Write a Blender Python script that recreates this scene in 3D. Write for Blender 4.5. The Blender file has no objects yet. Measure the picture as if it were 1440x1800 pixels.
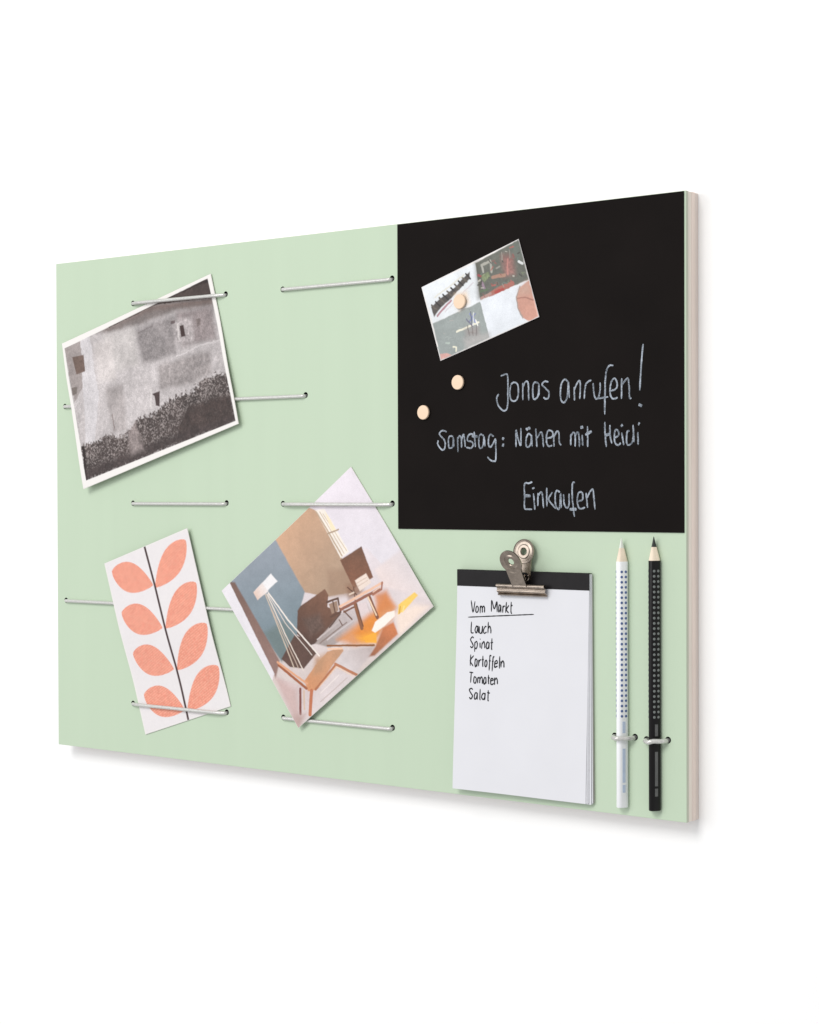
import bpy, bmesh, math, random
import numpy as np
from mathutils import Matrix, Vector

# ------------------------------------------------------------------ camera, world, lamps, exposure
scene = bpy.context.scene
COL = scene.collection
CAM_POS = (1.20280, -1.03205, 0.21211)
CAM_AXES = [[0.78039, -0.005403, 0.625269], [0.625286, 0.011486, -0.780312], [-0.002966, 0.999919, 0.012342]]
CAM_LENS = 82.214
cam_data = bpy.data.cameras.new('camera')
cam = bpy.data.objects.new('camera', cam_data); COL.objects.link(cam)
cam_data.sensor_fit = 'HORIZONTAL'; cam_data.sensor_width = 36.0
cam_data.lens = CAM_LENS; cam_data.clip_start = .05; cam_data.clip_end = 60
_m = Matrix.Identity(4)
for _i in range(3):
    for _j in range(3): _m[_i][_j] = CAM_AXES[_i][_j]
    _m[_i][3] = CAM_POS[_i]
cam.matrix_world = _m
scene.camera = cam

world = bpy.data.worlds.new('World'); scene.world = world; world.use_nodes = True
bg = world.node_tree.nodes['Background']
bg.inputs['Color'].default_value = (.985, .99, 1.0, 1); bg.inputs['Strength'].default_value = .56

def area_lamp(name, loc, target, size, power, colour):
    d = bpy.data.lights.new(name, 'AREA'); d.shape = 'DISK'; d.size = size; d.energy = power; d.color = colour
    o = bpy.data.objects.new(name, d); COL.objects.link(o); o.location = loc
    o.rotation_euler = (Vector(target) - Vector(loc)).to_track_quat('-Z', 'Y').to_euler()
    return o
area_lamp('softbox_key', (.35, -3.35, 2.55), (.30, 0, .2), 1.8, 82, (1.0, .985, .96))
area_lamp('softbox_fill', (-1.25, -3.2, .75), (.30, 0, .2), 2.4, 37, (.985, .99, 1.0))

vs = scene.view_settings
vs.view_transform = 'Standard'; vs.look = 'None'; vs.exposure = 0; vs.gamma = 1; vs.use_curve_mapping = False
scene.render.film_transparent = False
scene.cycles.max_bounces = 8

# ------------------------------------------------------------------ helpers.  board frame: u right, v up, h out of the board, all in mm
T = 15.7                      # thickness of the board; its face lies in the plane y = 0, its back against the wall
def P(u, v, h): return (u/1000, -h/1000, v/1000)
random.seed(7); RNG = np.random.default_rng(11)

def lin(c): 
    c = np.asarray(c, float)/255
    return np.where(c <= .04045, c/12.92, ((c+.055)/1.055)**2.4)
def alb(c, k=.95): return tuple(float(x) for x in np.clip(lin(c)*k, 0, .93))    # surface colour of a thing seen as sRGB c

def nodes_of(m): m.use_nodes = True; return m.node_tree.nodes, m.node_tree.links
def material(name, colour, rough=.5, spec=.3, metal=0.0, var=.04, scale=60, bump=0.0, bump_scale=400, stretch=(1,1,1)):
    m = bpy.data.materials.new(name); n, l = nodes_of(m); b = n['Principled BSDF']
    b.inputs['Roughness'].default_value = rough; b.inputs['Metallic'].default_value = metal
    b.inputs['Specular IOR Level'].default_value = spec
    tc = n.new('ShaderNodeTexCoord'); mp = n.new('ShaderNodeMapping'); mp.inputs['Scale'].default_value = stretch
    l.new(tc.outputs['Object'], mp.inputs['Vector'])
    ns = n.new('ShaderNodeTexNoise'); ns.inputs['Scale'].default_value = scale; ns.inputs['Detail'].default_value = 5
    l.new(mp.outputs['Vector'], ns.inputs['Vector'])
    r = n.new('ShaderNodeMapRange'); r.inputs['From Min'].default_value = .3; r.inputs['From Max'].default_value = .7
    r.inputs['To Min'].default_value = 1-var; r.inputs['To Max'].default_value = 1+var
    l.new(ns.outputs['Fac'], r.inputs['Value'])
    mx = n.new('ShaderNodeVectorMath'); mx.operation = 'SCALE'; mx.inputs[0].default_value = colour[:3]
    l.new(r.outputs['Result'], mx.inputs['Scale']); l.new(mx.outputs['Vector'], b.inputs['Base Color'])
    if bump:
        n2 = n.new('ShaderNodeTexNoise'); n2.inputs['Scale'].default_value = bump_scale; n2.inputs['Detail'].default_value = 3
        l.new(mp.outputs['Vector'], n2.inputs['Vector'])
        bp_ = n.new('ShaderNodeBump'); bp_.inputs['Strength'].default_value = bump; bp_.inputs['Distance'].default_value = .0004
        l.new(n2.outputs['Fac'], bp_.inputs['Height']); l.new(bp_.outputs['Normal'], b.inputs['Normal'])
    return m
def print_material(name, rough=.38, spec=.25):
    m = bpy.data.materials.new(name); n, l = nodes_of(m); b = n['Principled BSDF']
    a = n.new('ShaderNodeAttribute'); a.attribute_name = 'ink'
    l.new(a.outputs['Color'], b.inputs['Base Color'])
    b.inputs['Roughness'].default_value = rough; b.inputs['Specular IOR Level'].default_value = spec
    return m

M = {}
M['wall'] = material('white_wall_paint', (.93, .93, .93), .9, .05, var=.006, scale=14)
M['green'] = material('mint_green_lacquer', alb((204, 222, 197), .86), .45, .18, var=.010, scale=9, bump=.05, bump_scale=260, stretch=(6, 1, .35))
M['green_edge'] = material('sealed_panel_edge', alb((192, 195, 178), .98), .6, .15, var=.06, scale=120, stretch=(1, 1, .1))
M['ply_a'] = material('pale_beech_veneer', alb((226, 217, 206), 1.05), .6, .15, var=.05, scale=160, bump=.2, stretch=(1, 1, .05))
M['ply_b'] = material('rosy_beech_veneer', alb((229, 214, 204), 1.05), .6, .15, var=.07, scale=160, bump=.2, stretch=(1, 1, .05))
M['ply_c'] = material('grey_beech_veneer', alb((221, 209, 201), 1.05), .6, .15, var=.06, scale=160, bump=.2, stretch=(1, 1, .05))
M['black'] = material('black_chalkboard_coat', (.0072, .0052, .0047), .66, .07, var=.14, scale=22, bump=.05, bump_scale=900)
M['cord'] = material('white_elastic_cord', (.67, .665, .64), .30, .5, .40, var=.10, scale=700, bump=.30, bump_scale=1300)
M['paper'] = material('photo_paper_white', alb((240, 236, 232), .92), .5, .2, var=.012, scale=40)
M['card'] = material('card_white', alb((236, 231, 231), .92), .6, .15, var=.015, scale=60)
M['ink_print'] = print_material('printed_photo')
M['matte_print'] = print_material('printed_card', .55, .15)
M['pad_paper'] = material('writing_paper', alb((236, 236, 241), .86), .75, .1, var=.012, scale=35)
M['pad_board'] = material('pad_back_card', alb((205, 202, 196), .9), .8, .1, var=.04, scale=70)
M['strip'] = material('black_binding_tape', (.010, .0085, .0095), .5, .2, var=.15, scale=150, bump=.1)
M['hole_shade'] = material('hole_shade_black', (.008, .008, .008), .6, .1)  # black standing in for the shade inside the cord holes
M['ink'] = material('black_felt_pen', (.028, .028, .032), .6, .1, var=.35, scale=500)
M['metal'] = material('aged_nickel', (.37, .31, .26), .27, .5, 1.0, var=.22, scale=240, bump=.08, bump_scale=500)
M['maple'] = material('pale_maple', alb((247, 218, 190), .93), .5, .2, var=.035, scale=160, stretch=(.15, 1, 1))
M['magnet'] = material('dark_magnet', (.05, .05, .052), .4, .4)
M['white_paint'] = material('white_pencil_lacquer', (.92, .93, .95), .32, .35, var=.01)
M['black_paint'] = material('black_pencil_lacquer', (.008, .0072, .0078), .38, .2, var=.05)
M['blue_dot'] = material('slate_blue_rubber', (.10, .15, .33), .6, .2)
M['grey_dot'] = material('grey_rubber', (.20, .215, .21), .6, .2)
M['cedar'] = material('pencil_cedar', alb((246, 229, 208), .98), .6, .15, var=.07, scale=300, stretch=(1, 1, .06))
M['white_lead'] = material('white_lead', alb((240, 243, 234), .93), .5, .25)
M['black_lead'] = material('graphite_lead', (.03, .036, .032), .4, .4)
M['pale_imprint'] = material('pale_blue_imprint', alb((200, 214, 236), .9), .35, .35, var=.05, scale=300)
M['grey_imprint'] = material('silver_grey_imprint', (.105, .105, .105), .4, .4, var=.12, scale=300)
# chalk: dusty strokes that break up where the grain of the board shows through
def chalk_material():
    m = bpy.data.materials.new('white_chalk'); n, l = nodes_of(m); b = n['Principled BSDF']
    tc = n.new('ShaderNodeTexCoord'); ns = n.new('ShaderNodeTexNoise'); ns.inputs['Scale'].default_value = 1500; ns.inputs['Detail'].default_value = 2
    n2 = n.new('ShaderNodeTexNoise'); n2.inputs['Scale'].default_value = 130
    l.new(tc.outputs['Object'], ns.inputs['Vector']); l.new(tc.outputs['Object'], n2.inputs['Vector'])
    ad = n.new('ShaderNodeMath'); ad.operation = 'ADD'; l.new(ns.outputs['Fac'], ad.inputs[0]); l.new(n2.outputs['Fac'], ad.inputs[1])
    cr = n.new('ShaderNodeValToRGB'); e = cr.color_ramp.elements
    e[0].position = .38; e[0].color = (.10, .115, .135, 1); e[1].position = .62; e[1].color = (.45, .50, .57, 1)
    hf = n.new('ShaderNodeMath'); hf.operation = 'MULTIPLY'; hf.inputs[1].default_value = .5
    l.new(ad.outputs[0], hf.inputs[0]); l.new(hf.outputs[0], cr.inputs['Fac']); l.new(cr.outputs['Color'], b.inputs['Base Color'])
    b.inputs['Roughness'].default_value = .95; b.inputs['Specular IOR Level'].default_value = .05
    return m
M['chalk'] = chalk_material()

def mesh_object(name, verts, faces, mat, parent=None, smooth=False):
    me = bpy.data.meshes.new(name); me.from_pydata([tuple(v) for v in verts], [], faces); me.materials.append(mat); me.update()
    if smooth: me.polygons.foreach_set('use_smooth', [True]*len(me.polygons))
    o = bpy.data.objects.new(name, me); COL.objects.link(o); o.parent = parent
    return o
def from_bm(name, bm, mat, parent=None, smooth=False):
    bmesh.ops.recalc_face_normals(bm, faces=bm.faces)
    me = bpy.data.meshes.new(name); bm.to_mesh(me); bm.free(); me.materials.append(mat)
    if smooth: me.polygons.foreach_set('use_smooth', [True]*len(me.polygons))
    o = bpy.data.objects.new(name, me); COL.objects.link(o); o.parent = parent
    return o
def thing(name, label, cat, group=None, obj=None):
    o = obj
    if o is None:
        o = bpy.data.objects.new(name, None); o.empty_display_size = .02; COL.objects.link(o)
    o['label'] = label; o['category'] = cat
    if group: o['group'] = group
    return o
def box_bm(u0, u1, v0, v1, h0, h1, bevel=0.0, seg=2):
    bm = bmesh.new(); q = [bm.verts.new(P(u, v, h)) for h in (h0, h1) for v in (v0, v1) for u in (u0, u1)]
    for f in ((0,1,3,2), (4,6,7,5), (0,4,5,1), (2,3,7,6), (0,2,6,4), (1,5,7,3)): bm.faces.new([q[i] for i in f])
    bmesh.ops.recalc_face_normals(bm, faces=bm.faces)
    if bevel: bmesh.ops.bevel(bm, geom=list(bm.edges), offset=bevel/1000, segments=seg, affect='EDGES', profile=.6)
    return bm
def catmull(pts, n=6):
    pts = [np.array(p, float) for p in pts]
    if len(pts) < 3: return [pts[0]+(pts[-1]-pts[0])*k/n for k in range(n+1)]
    q = [2*pts[0]-pts[1]]+pts+[2*pts[-1]-pts[-2]]; out = []
    for i in range(1, len(q)-2):
        a, b, c, d = q[i-1:i+3]
        for k in range(n):
            t = k/n; out.append(.5*((2*b)+(-a+c)*t+(2*a-5*b+4*c-d)*t*t+(-a+3*b-3*c+d)*t**3))
    out.append(pts[-1]); return out
def tube_bm(bm, path, rad, nseg=10):
    path = [np.array(p, float) for p in path]; rings = []; prev = None
    for i, p in enumerate(path):
        t = path[min(i+1, len(path)-1)]-path[max(i-1, 0)]; t /= np.linalg.norm(t)
        if prev is None:
            a = np.array([0, 0, 1.]) if abs(t[2]) < .9 else np.array([1., 0, 0]); prev = np.cross(t, a)
        prev = prev-t*(prev@t); prev /= np.linalg.norm(prev); w = np.cross(t, prev)
        rings.append([bm.verts.new(p+rad*(prev*math.cos(2*math.pi*k/nseg)+w*math.sin(2*math.pi*k/nseg))) for k in range(nseg)])
    for a, b in zip(rings, rings[1:]):
        for k in range(nseg): bm.faces.new((a[k], a[(k+1) % nseg], b[(k+1) % nseg], b[k]))
    bm.faces.new(rings[0][::-1]); bm.faces.new(rings[-1])
def ribbon(verts, faces, pts, width, hfun, lift):
    """a flat pen or chalk stroke along pts (mm on the sheet), with a rounded, slightly uneven width"""
    n = len(pts); base = len(verts)
    for i, p in enumerate(pts):
        t = pts[min(i+1, n-1)]-pts[max(i-1, 0)]; L = np.linalg.norm(t) or 1; nn = np.array([-t[1], t[0]])/L
        w = width*(.5 if 0 < i < n-1 else .28)*(.85+.3*random.random())
        z = lift+.0016*i
        for s in (1, -1):
            q = p+nn*w*s; verts.append(P(q[0], q[1], hfun(*q)+z))
    for i in range(n-1):
        a = base+2*i; faces.append((a, a+2, a+3, a+1))

CHALK = [
    [[(456.2,288.6),(459.0,289.4),(461.9,288.9),(462.2,278.5),(462.0,269.2),(460.9,265.7),(458.5,265.0),(455.6,267.0),(453.4,270.2),(453.0,274.1),(454.7,276.5)],[(464.7,282.6),(467.1,283.9),(470.0,282.7),(471.0,278.1),(470.0,272.8),(467.1,271.2),(464.7,272.6),(463.8,276.9),(464.6,282.2)],[(474.4,283.3),(474.6,271.7)],[(474.5,280.0),(476.1,283.2),(478.0,284.2),(479.1,281.7),(479.4,271.3)],[(487.3,282.7),(484.1,283.2),(482.8,280.0),(483.0,273.1),(484.7,272.1),(487.1,274.5),(487.7,282.2),(488.0,274.5)],[(495.3,283.2),(492.2,283.5),(490.3,281.4),(492.9,279.1),(495.7,276.5),(495.5,272.7),(493.3,271.9),(491.4,273.0)],[(511.2,282.6),(508.5,284.3),(505.9,281.5),(505.0,275.4),(505.7,270.5),(508.0,269.0),(510.1,271.5),(511.0,276.7),(511.4,282.6),(512.1,271.8)],[(515.9,279.0),(516.2,270.1)],[(516.2,277.2),(518.0,281.0),(520.1,283.0),(520.8,279.4),(520.4,271.0)],[(523.8,270.9),(524.6,278.5),(526.1,281.5),(529.4,283.2)],[(530.8,281.1),(531.4,274.5),(532.9,270.7),(535.0,271.8),(536.2,276.6),(536.3,281.2)],[(546.4,291.8),(543.6,292.0),(541.3,289.1),(540.3,283.2),(540.0,274.2),(539.8,260.2)],[(533.5,270.7),(542.3,271.6)],[(544.3,275.4),(548.2,276.5),(549.4,279.8),(547.8,283.3),(545.6,282.4),(544.1,278.6),(544.1,273.3),(546.0,270.3),(549.7,270.9)],[(552.8,283.3),(552.6,270.0)],[(552.8,278.8),(555.2,281.5),(557.6,282.9),(558.4,277.3),(558.7,271.0),(560.1,269.9)],[(569.0,304.7),(567.7,293.9),(566.4,274.9)],[(565.6,266.0),(568.2,265.0)]],
    [[(409.8,251.6),(407.7,252.5),(405.0,252.3),(403.4,250.4),(405.1,248.5),(407.6,246.2),(408.6,243.4),(407.9,240.2),(406.2,239.1),(403.5,241.1),(401.9,243.6),(402.4,245.9)],[(415.5,248.3),(412.8,248.7),(411.4,246.7),(411.7,241.2),(413.4,240.4),(415.2,241.7),(415.7,247.7),(416.0,241.0)],[(419.2,247.9),(419.6,237.5)],[(419.4,246.5),(421.0,248.6),(422.5,247.0),(422.8,240.4)],[(422.9,245.8),(424.3,249.6),(425.3,246.4),(426.0,240.9)],[(432.9,249.6),(430.2,249.7),(428.2,248.1),(428.0,245.3),(431.6,244.4),(432.7,242.2),(430.9,240.1),(426.9,240.7)],[(433.6,251.3),(434.7,240.7)],[(431.6,248.4),(436.6,247.9)],[(441.8,248.2),(439.2,249.4),(437.7,246.7),(438.0,240.8),(439.7,240.0),(441.4,242.3),(442.1,247.7),(442.9,241.1)],[(450.1,247.6),(447.7,249.2),(446.1,247.1),(445.8,242.3),(447.4,240.5),(449.7,242.7),(451.7,245.9),(452.1,240.5),(452.0,231.9),(450.4,230.8),(447.7,231.5),(444.9,233.8)],[(457.4,246.2),(458.9,245.7)],[(457.4,242.0),(458.9,241.4)],[(468.9,240.2),(468.9,251.5),(470.5,246.1),(472.8,241.4),(472.9,252.9)],[(481.2,247.9),(479.0,248.9),(477.3,245.4),(477.3,240.7),(479.6,240.3),(481.2,243.2),(481.6,248.0),(482.1,240.5)],[(477.1,251.7),(480.7,253.1)],[(485.1,252.3),(486.1,239.9)],[(486.0,245.8),(489.3,249.8),(490.6,247.3),(491.3,239.8)],[(494.2,245.5),(498.4,246.6),(498.8,249.5),(496.2,250.9),(494.2,249.3),(493.9,243.5),(495.5,240.3),(498.5,240.8)],[(499.6,248.7),(499.8,239.9)],[(499.8,246.5),(502.2,250.1),(503.8,248.6),(504.1,242.8),(505.6,240.8)],[(513.3,248.1),(513.2,240.5)],[(513.3,246.7),(515.4,249.2),(516.7,246.8),(516.7,239.6)],[(516.7,246.7),(518.6,249.2),(519.7,246.7),(520.1,239.3)],[(522.2,247.3),(522.7,240.3)],[(520.9,252.1),(523.0,252.5)],[(526.4,252.9),(526.6,239.3)],[(524.6,247.3),(529.7,249.5)],[(539.9,255.5),(540.1,247.3),(541.0,239.0)],[(543.7,253.3),(543.8,246.7),(545.2,241.3)],[(540.1,246.7),(544.0,247.5)],[(547.6,244.8),(550.4,246.5),(550.1,249.2),(548.2,250.0),(547.3,247.2),(547.6,242.1),(550.0,240.1),(552.2,241.5)],[(552.7,248.2),(554.3,240.0)],[(552.5,253.2),(553.2,252.1)],[(558.8,249.2),(556.9,248.5),(556.5,241.9),(558.1,240.0),(560.8,241.8),(561.8,246.3)],[(561.4,252.9),(562.1,242.0)],[(565.0,248.4),(565.2,239.9)],[(565.3,253.8),(566.3,253.2)]],
    [[(482.1,216.6),(479.5,215.7),(475.9,215.2),(475.8,206.9),(475.9,199.0),(478.6,198.3),(482.0,198.2)],[(475.9,207.2),(480.7,207.3)],[(483.1,208.8),(484.2,197.8)],[(482.8,212.8),(483.3,211.9)],[(486.9,209.2),(486.6,200.4)],[(486.9,207.2),(489.1,209.7),(490.3,208.2),(491.3,199.0)],[(493.9,212.6),(494.0,200.1)],[(498.4,209.7),(495.4,205.0),(498.3,201.5),(501.2,198.7)],[(504.5,209.5),(502.1,210.7),(500.7,207.8),(501.0,201.5),(503.1,198.3),(504.5,200.6),(505.0,208.7),(505.6,199.2)],[(507.3,208.3),(507.9,202.0),(510.1,199.2),(511.7,201.6),(511.8,208.7)],[(516.4,216.1),(514.6,215.5),(514.2,209.5),(514.6,202.9),(516.0,193.4)],[(512.1,198.2),(517.6,198.5)],[(518.8,203.7),(522.3,204.7),(522.4,208.6),(520.7,209.8),(518.8,208.2),(518.3,202.9),(520.2,198.9),(524.5,199.6)],[(525.2,209.2),(526.3,199.3)],[(526.0,205.9),(528.3,210.0),(530.4,211.4),(531.2,207.3),(532.1,198.4)]],
]
PADTEXT = [('Vom',432.8,127.4,12.6,7.8),('Markt',450.2,128.1,18.1,8.1),('Lauch',432.7,113.3,17.9,8.3),('Spinat',432.2,102.8,19.8,7.8),('Kartoffeln',432.2,90.6,29.3,7.9),('Tomaten',431.6,78.9,24.7,7.4),('Salat',431.6,67.9,17.9,7.8)]
PADRULE = [(430.3,123.8),(458.3,125.9),(485.5,127.9)]
OLDWALL_CORNERS = [(9.1,333.3,1.2),(181.2,378.4,1.0),(213.3,262.0,5.6),(39.8,212.7,6.2)]
OLDWALL_PRINT = [
    ('poly',[(2,1),(1000,3),(1000,1000),(2,997)],(194,187,187),0.12),
    ('poly',[(12,35),(120,32),(130,306),(28,421)],(160,150,148),0.12),
    ('poly',[(126,29),(191,29),(191,435),(116,740),(59,724)],(205,200,202),0.06),
    ('soft',[(223,24),(402,28),(619,22),(975,161),(981,208),(757,129),(499,105),(316,68)],(116,106,103),0.14),
    ('soft',[(489,136),(622,129),(929,183),(986,211),(893,403),(736,378),(713,402),(506,370),(494,274)],(140,133,133),0.24),
    ('soft',[(714,338),(887,381),(982,426),(992,644),(868,607),(737,487)],(184,177,177),0.14),
    ('soft',[(595,421),(918,474),(903,623),(771,630),(579,582)],(150,142,141),0.26),
    ('soft',[(243,419),(358,441),(330,754),(246,727),(235,604)],(166,158,157),0.14),
    ('soft',[(276,70),(488,110),(469,362),(295,342)],(192,186,184),0.1),
    ('poly',[(306,7),(982,13),(987,147),(619,22),(445,8),(303,26)],(72,60,57),0.16),
    ('frame',[(12,37),(979,16),(988,978),(26,956)]),
    ('line',[(322,30),(678,22),(976,28)],10,(52,40,38)),
    ('soft',[(300,40),(615,50),(976,186),(987,147),(619,22)],(112,94,88),0.1),
    ('soft',[(756,138),(964,200),(965,418),(757,368)],(150,138,138),0.22),
    ('soft',[(211,100),(329,115),(317,392),(203,360)],(208,200,198),0.06),
    ('rubble',[(31,724),(117,732),(197,724),(279,771),(339,758),(405,709),(510,717),(672,658),(763,675),(853,639),(947,634),(994,657),(992,979),(24,957)],(72,62,60),0.5),
    ('soft',[(731,758),(993,799),(992,979),(659,966),(636,879)],(62,50,47),0.35),
    ('poly',[(31,724),(50,726),(40,952),(24,957)],(45,35,33),0.1),
    ('soft',[(40,884),(482,889),(988,940),(992,979),(24,957)],(66,56,55),0.35),
    ('soft',[(338,768),(393,723),(421,911),(344,916)],(150,138,136),0.25),
    ('sharp',[(56,119),(133,137),(129,250),(69,245)],(112,93,85),0.12),
    ('sharp',[(23,318),(62,326),(50,371),(20,369)],(120,110,105),0.12),
    ('soft',[(729,186),(840,209),(831,374),(723,342)],(180,172,172),0.3),
    ('line',[(751,216),(746,314)],12,(205,198,196)),
    ('line',[(525,557),(508,667)],14,(208,202,200)),
    ('line',[(711,416),(881,417),(981,435)],10,(205,198,198)),
    ('line',[(501,156),(599,153)],7,(128,120,120)),
    ('sharp',[(760,232),(784,236),(785,312),(759,308)],(62,46,44),0.05),
    ('sharp',[(526,585),(576,588),(559,685),(538,669),(539,605)],(72,58,56),0.06),
    ('line',[(964,30),(983,28)],12,(40,33,33)),
    ('line',[(257,604),(254,711)],9,(140,128,126)),
    ('sharp',[(711,177),(739,182),(736,201),(712,198)],(105,92,92),0.1),
    ('sharp',[(864,236),(891,244),(885,281),(864,291)],(120,108,106),0.2),
]
FURN_CORNERS = [(193.5,134.4,2.6),(322.2,228.4,0.7),(399.6,130.0,2.4),(273.0,35.2,4.2)]
FURN_PRINT = [
    ('grad',[(-18,-27),(1012,-19),(1019,1017),(-13,1021),(819,47),(455,955)],(236,227,235),(214,200,196),0.02,0.8),
    ('grad',[(738,-2),(1010,-16),(1016,619),(882,620),(850,450),(736,399),(747,106),(992,13),(837,561)],(237,228,236),(226,220,226),0.015,1.5),
    ('grad',[(1023,607),(1019,1017),(951,871),(828,710),(829,589),(985,625),(806,673)],(222,212,214),(238,220,216),0.02,3),
    ('grad',[(416,-18),(672,-18),(712,46),(704,406),(668,602),(523,508),(416,377),(467,10),(580,506)],(207,166,136),(176,150,128),0.035,1),
    ('soft',[(599,382),(725,478),(673,624),(535,519)],(166,136,114),0.03),
    ('grad',[(55,-16),(426,-18),(428,388),(355,448),(272,553),(105,612),(89,447),(311,13),(129,571)],(146,154,164),(120,138,146),0.03,1.2),
    ('soft',[(97,401),(252,429),(246,566),(105,612)],(112,126,126),0.03),
    ('grad',[(62,-14),(96,20),(97,600),(25,668),(27,589),(74,18),(42,620)],(122,96,86),(150,120,112),0.04,1.5),
    ('poly',[(-23,-17),(67,-3),(30,641),(-12,672)],(234,229,234),0.01),
    ('poly',[(111,601),(252,544),(297,619),(308,728),(199,745),(132,676)],(96,72,64),0.1),
    ('grad',[(337,446),(365,436),(536,463),(537,507),(498,557),(546,648),(332,679),(288,658),(266,551),(494,465),(294,642)],(124,88,70),(86,64,57),0.07,0.8),
    ('soft',[(339,505),(438,557),(421,647),(327,618)],(104,84,76),0.25),
    ('line',[(508,534),(574,564),(548,639),(486,620)],7,(98,70,58)),
    ('poly',[(512,551),(563,572),(542,624),(499,610)],(158,130,112),0.06),
    ('line',[(539,558),(520,618)],5,(98,70,58)),
    ('poly',[(705,40),(754,75),(755,392),(698,386)],(245,236,226),0.01),
    ('line',[(706,50),(711,380)],5,(190,166,142)),
    ('line',[(723,69),(727,377)],3,(206,186,166)),
    ('line',[(733,93),(746,376)],3,(214,194,170)),
    ('line',[(700,209),(764,237)],5,(178,154,132)),
    ('poly',[(748,92),(752,128),(752,227),(727,213)],(248,230,196),0.01),
    ('grad',[(690,393),(829,419),(803,618),(748,607),(678,586),(815,418),(706,600)],(112,78,60),(134,88,66),0.09,0.8),
    ('soft',[(650,542),(743,599),(703,650),(624,615)],(146,108,86),0.15),
    ('line',[(652,556),(675,626)],4,(96,66,52)),
    ('line',[(682,579),(651,650)],4,(110,76,60)),
    ('line',[(642,597),(667,604)],5,(226,204,186)),
    ('poly',[(706,555),(779,568),(779,634),(700,627)],(236,218,206),0.03),
    ('line',[(706,576),(770,589)],2,(206,180,164)),
    ('line',[(705,596),(769,608)],2,(206,180,164)),
    ('grad',[(329,676),(541,647),(623,677),(700,700),(694,799),(596,800),(391,758),(613,693),(380,716)],(204,192,192),(164,152,148),0.05,1.5),
    ('line',[(353,667),(527,679)],5,(196,184,182)),
    ('line',[(355,695),(547,713)],4,(140,122,116)),
    ('line',[(402,710),(589,733)],4,(206,196,196)),
    ('line',[(540,646),(449,663)],5,(96,72,62)),
    ('line',[(567,649),(582,722)],5,(112,84,72)),
    ('line',[(518,670),(518,706)],4,(112,86,74)),
    ('poly',[(650,677),(700,700),(681,791),(630,774)],(224,208,208),0.02),
    ('soft',[(450,752),(625,764),(717,776),(813,749),(831,851),(771,893),(641,917),(517,853)],(221,146,84),0.03),
    ('soft',[(551,796),(673,780),(730,813),(670,899),(590,882)],(226,138,52),0.04),
    ('soft',[(761,702),(829,737),(820,841),(721,814)],(216,134,78),0.03),
    ('poly',[(586,852),(662,882),(635,935),(581,884)],(250,186,62),0.04),
    ('soft',[(553,823),(665,877),(636,939),(560,872)],(246,170,60),0.03),
    ('line',[(641,662),(605,804)],12,(142,94,66)),
    ('line',[(649,669),(617,801)],4,(104,68,50)),
    ('line',[(730,685),(711,818)],13,(134,84,62)),
    ('line',[(725,670),(712,805)],5,(246,216,184)),
    ('line',[(557,630),(799,698)],9,(150,98,80)),
    ('line',[(560,612),(829,682)],8,(238,194,168)),
    ('line',[(830,680),(808,710),(752,697)],6,(168,108,86)),
    ('line',[(762,686),(807,694)],4,(238,200,180)),
    ('line',[(564,654),(626,673)],6,(122,84,68)),
    ('poly',[(646,858),(688,832),(773,839),(812,863),(798,887),(714,890),(656,880)],(250,241,232),0.01),
    ('soft',[(803,878),(923,918),(980,982),(762,996)],(247,226,212),0.02),
    ('poly',[(846,850),(954,860),(962,888),(853,901),(814,894)],(246,204,104),0.03),
    ('line',[(849,866),(825,894)],4,(214,160,60)),
    ('line',[(868,880),(845,901)],4,(250,222,150)),
    ('grad',[(706,892),(774,908),(761,982),(589,984),(552,962),(620,945),(743,894),(585,980)],(204,124,80),(160,104,76),0.06,1.5),
    ('grad',[(442,826),(615,941),(562,964),(435,989),(381,866),(582,926),(425,946)],(192,178,176),(216,206,206),0.03,2),
    ('line',[(385,738),(616,935)],6,(142,92,54)),
    ('grad',[(32,669),(156,840),(199,893),(360,887),(439,1000),(-13,1021),(52,699),(98,999)],(208,186,184),(220,208,208),0.03,2),
    ('soft',[(21,655),(99,810),(43,954),(-2,1003)],(204,176,172),0.03),
    ('line',[(213,931),(357,923)],3,(236,224,220)),
    ('line',[(189,972),(392,970)],3,(198,182,178)),
    ('grad',[(166,805),(268,778),(368,766),(451,806),(452,831),(367,848),(200,898),(154,869),(400,804),(169,850)],(196,150,118),(214,150,108),0.05,0.8),
    ('line',[(378,757),(450,813)],6,(240,200,172)),
    ('soft',[(289,743),(364,773),(291,832),(228,814)],(190,146,114),0.05),
    ('line',[(199,893),(365,864)],8,(178,114,80)),
    ('line',[(224,897),(370,872)],3,(232,190,160)),
    ('line',[(372,857),(449,1002)],9,(184,122,90)),
    ('line',[(371,877),(431,996)],3,(236,206,186)),
    ('line',[(78,619),(155,849)],9,(164,98,66)),
    ('line',[(81,600),(171,828)],7,(226,166,130)),
    ('line',[(122,825),(52,944)],9,(130,74,66)),
    ('line',[(135,850),(86,938)],6,(214,186,164)),
    ('line',[(174,883),(100,987)],13,(194,118,84)),
    ('poly',[(167,156),(309,145),(320,213),(165,212)],(243,240,241),0.01),
    ('grad',[(163,156),(238,151),(245,219),(161,212),(166,174),(248,183)],(230,202,188),(240,232,230),0.02,0.8),
    ('line',[(220,222),(182,483),(151,699)],4,(206,188,170)),
    ('line',[(229,226),(203,511),(191,751)],4,(230,216,204)),
    ('line',[(240,228),(261,446),(315,752)],5,(240,230,222)),
    ('line',[(233,233),(238,453),(280,715)],3,(222,210,202)),
    ('line',[(210,303),(172,720)],3,(198,176,160)),
    ('soft',[(4,922),(80,967),(-13,1021)],(188,160,154),0.03),
]
LEAF_CORNERS = [(61.1,152.3,3.3),(156.5,182.1,3.3),(200.2,45.9,0.9),(105.5,16.6,0.9)]
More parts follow.
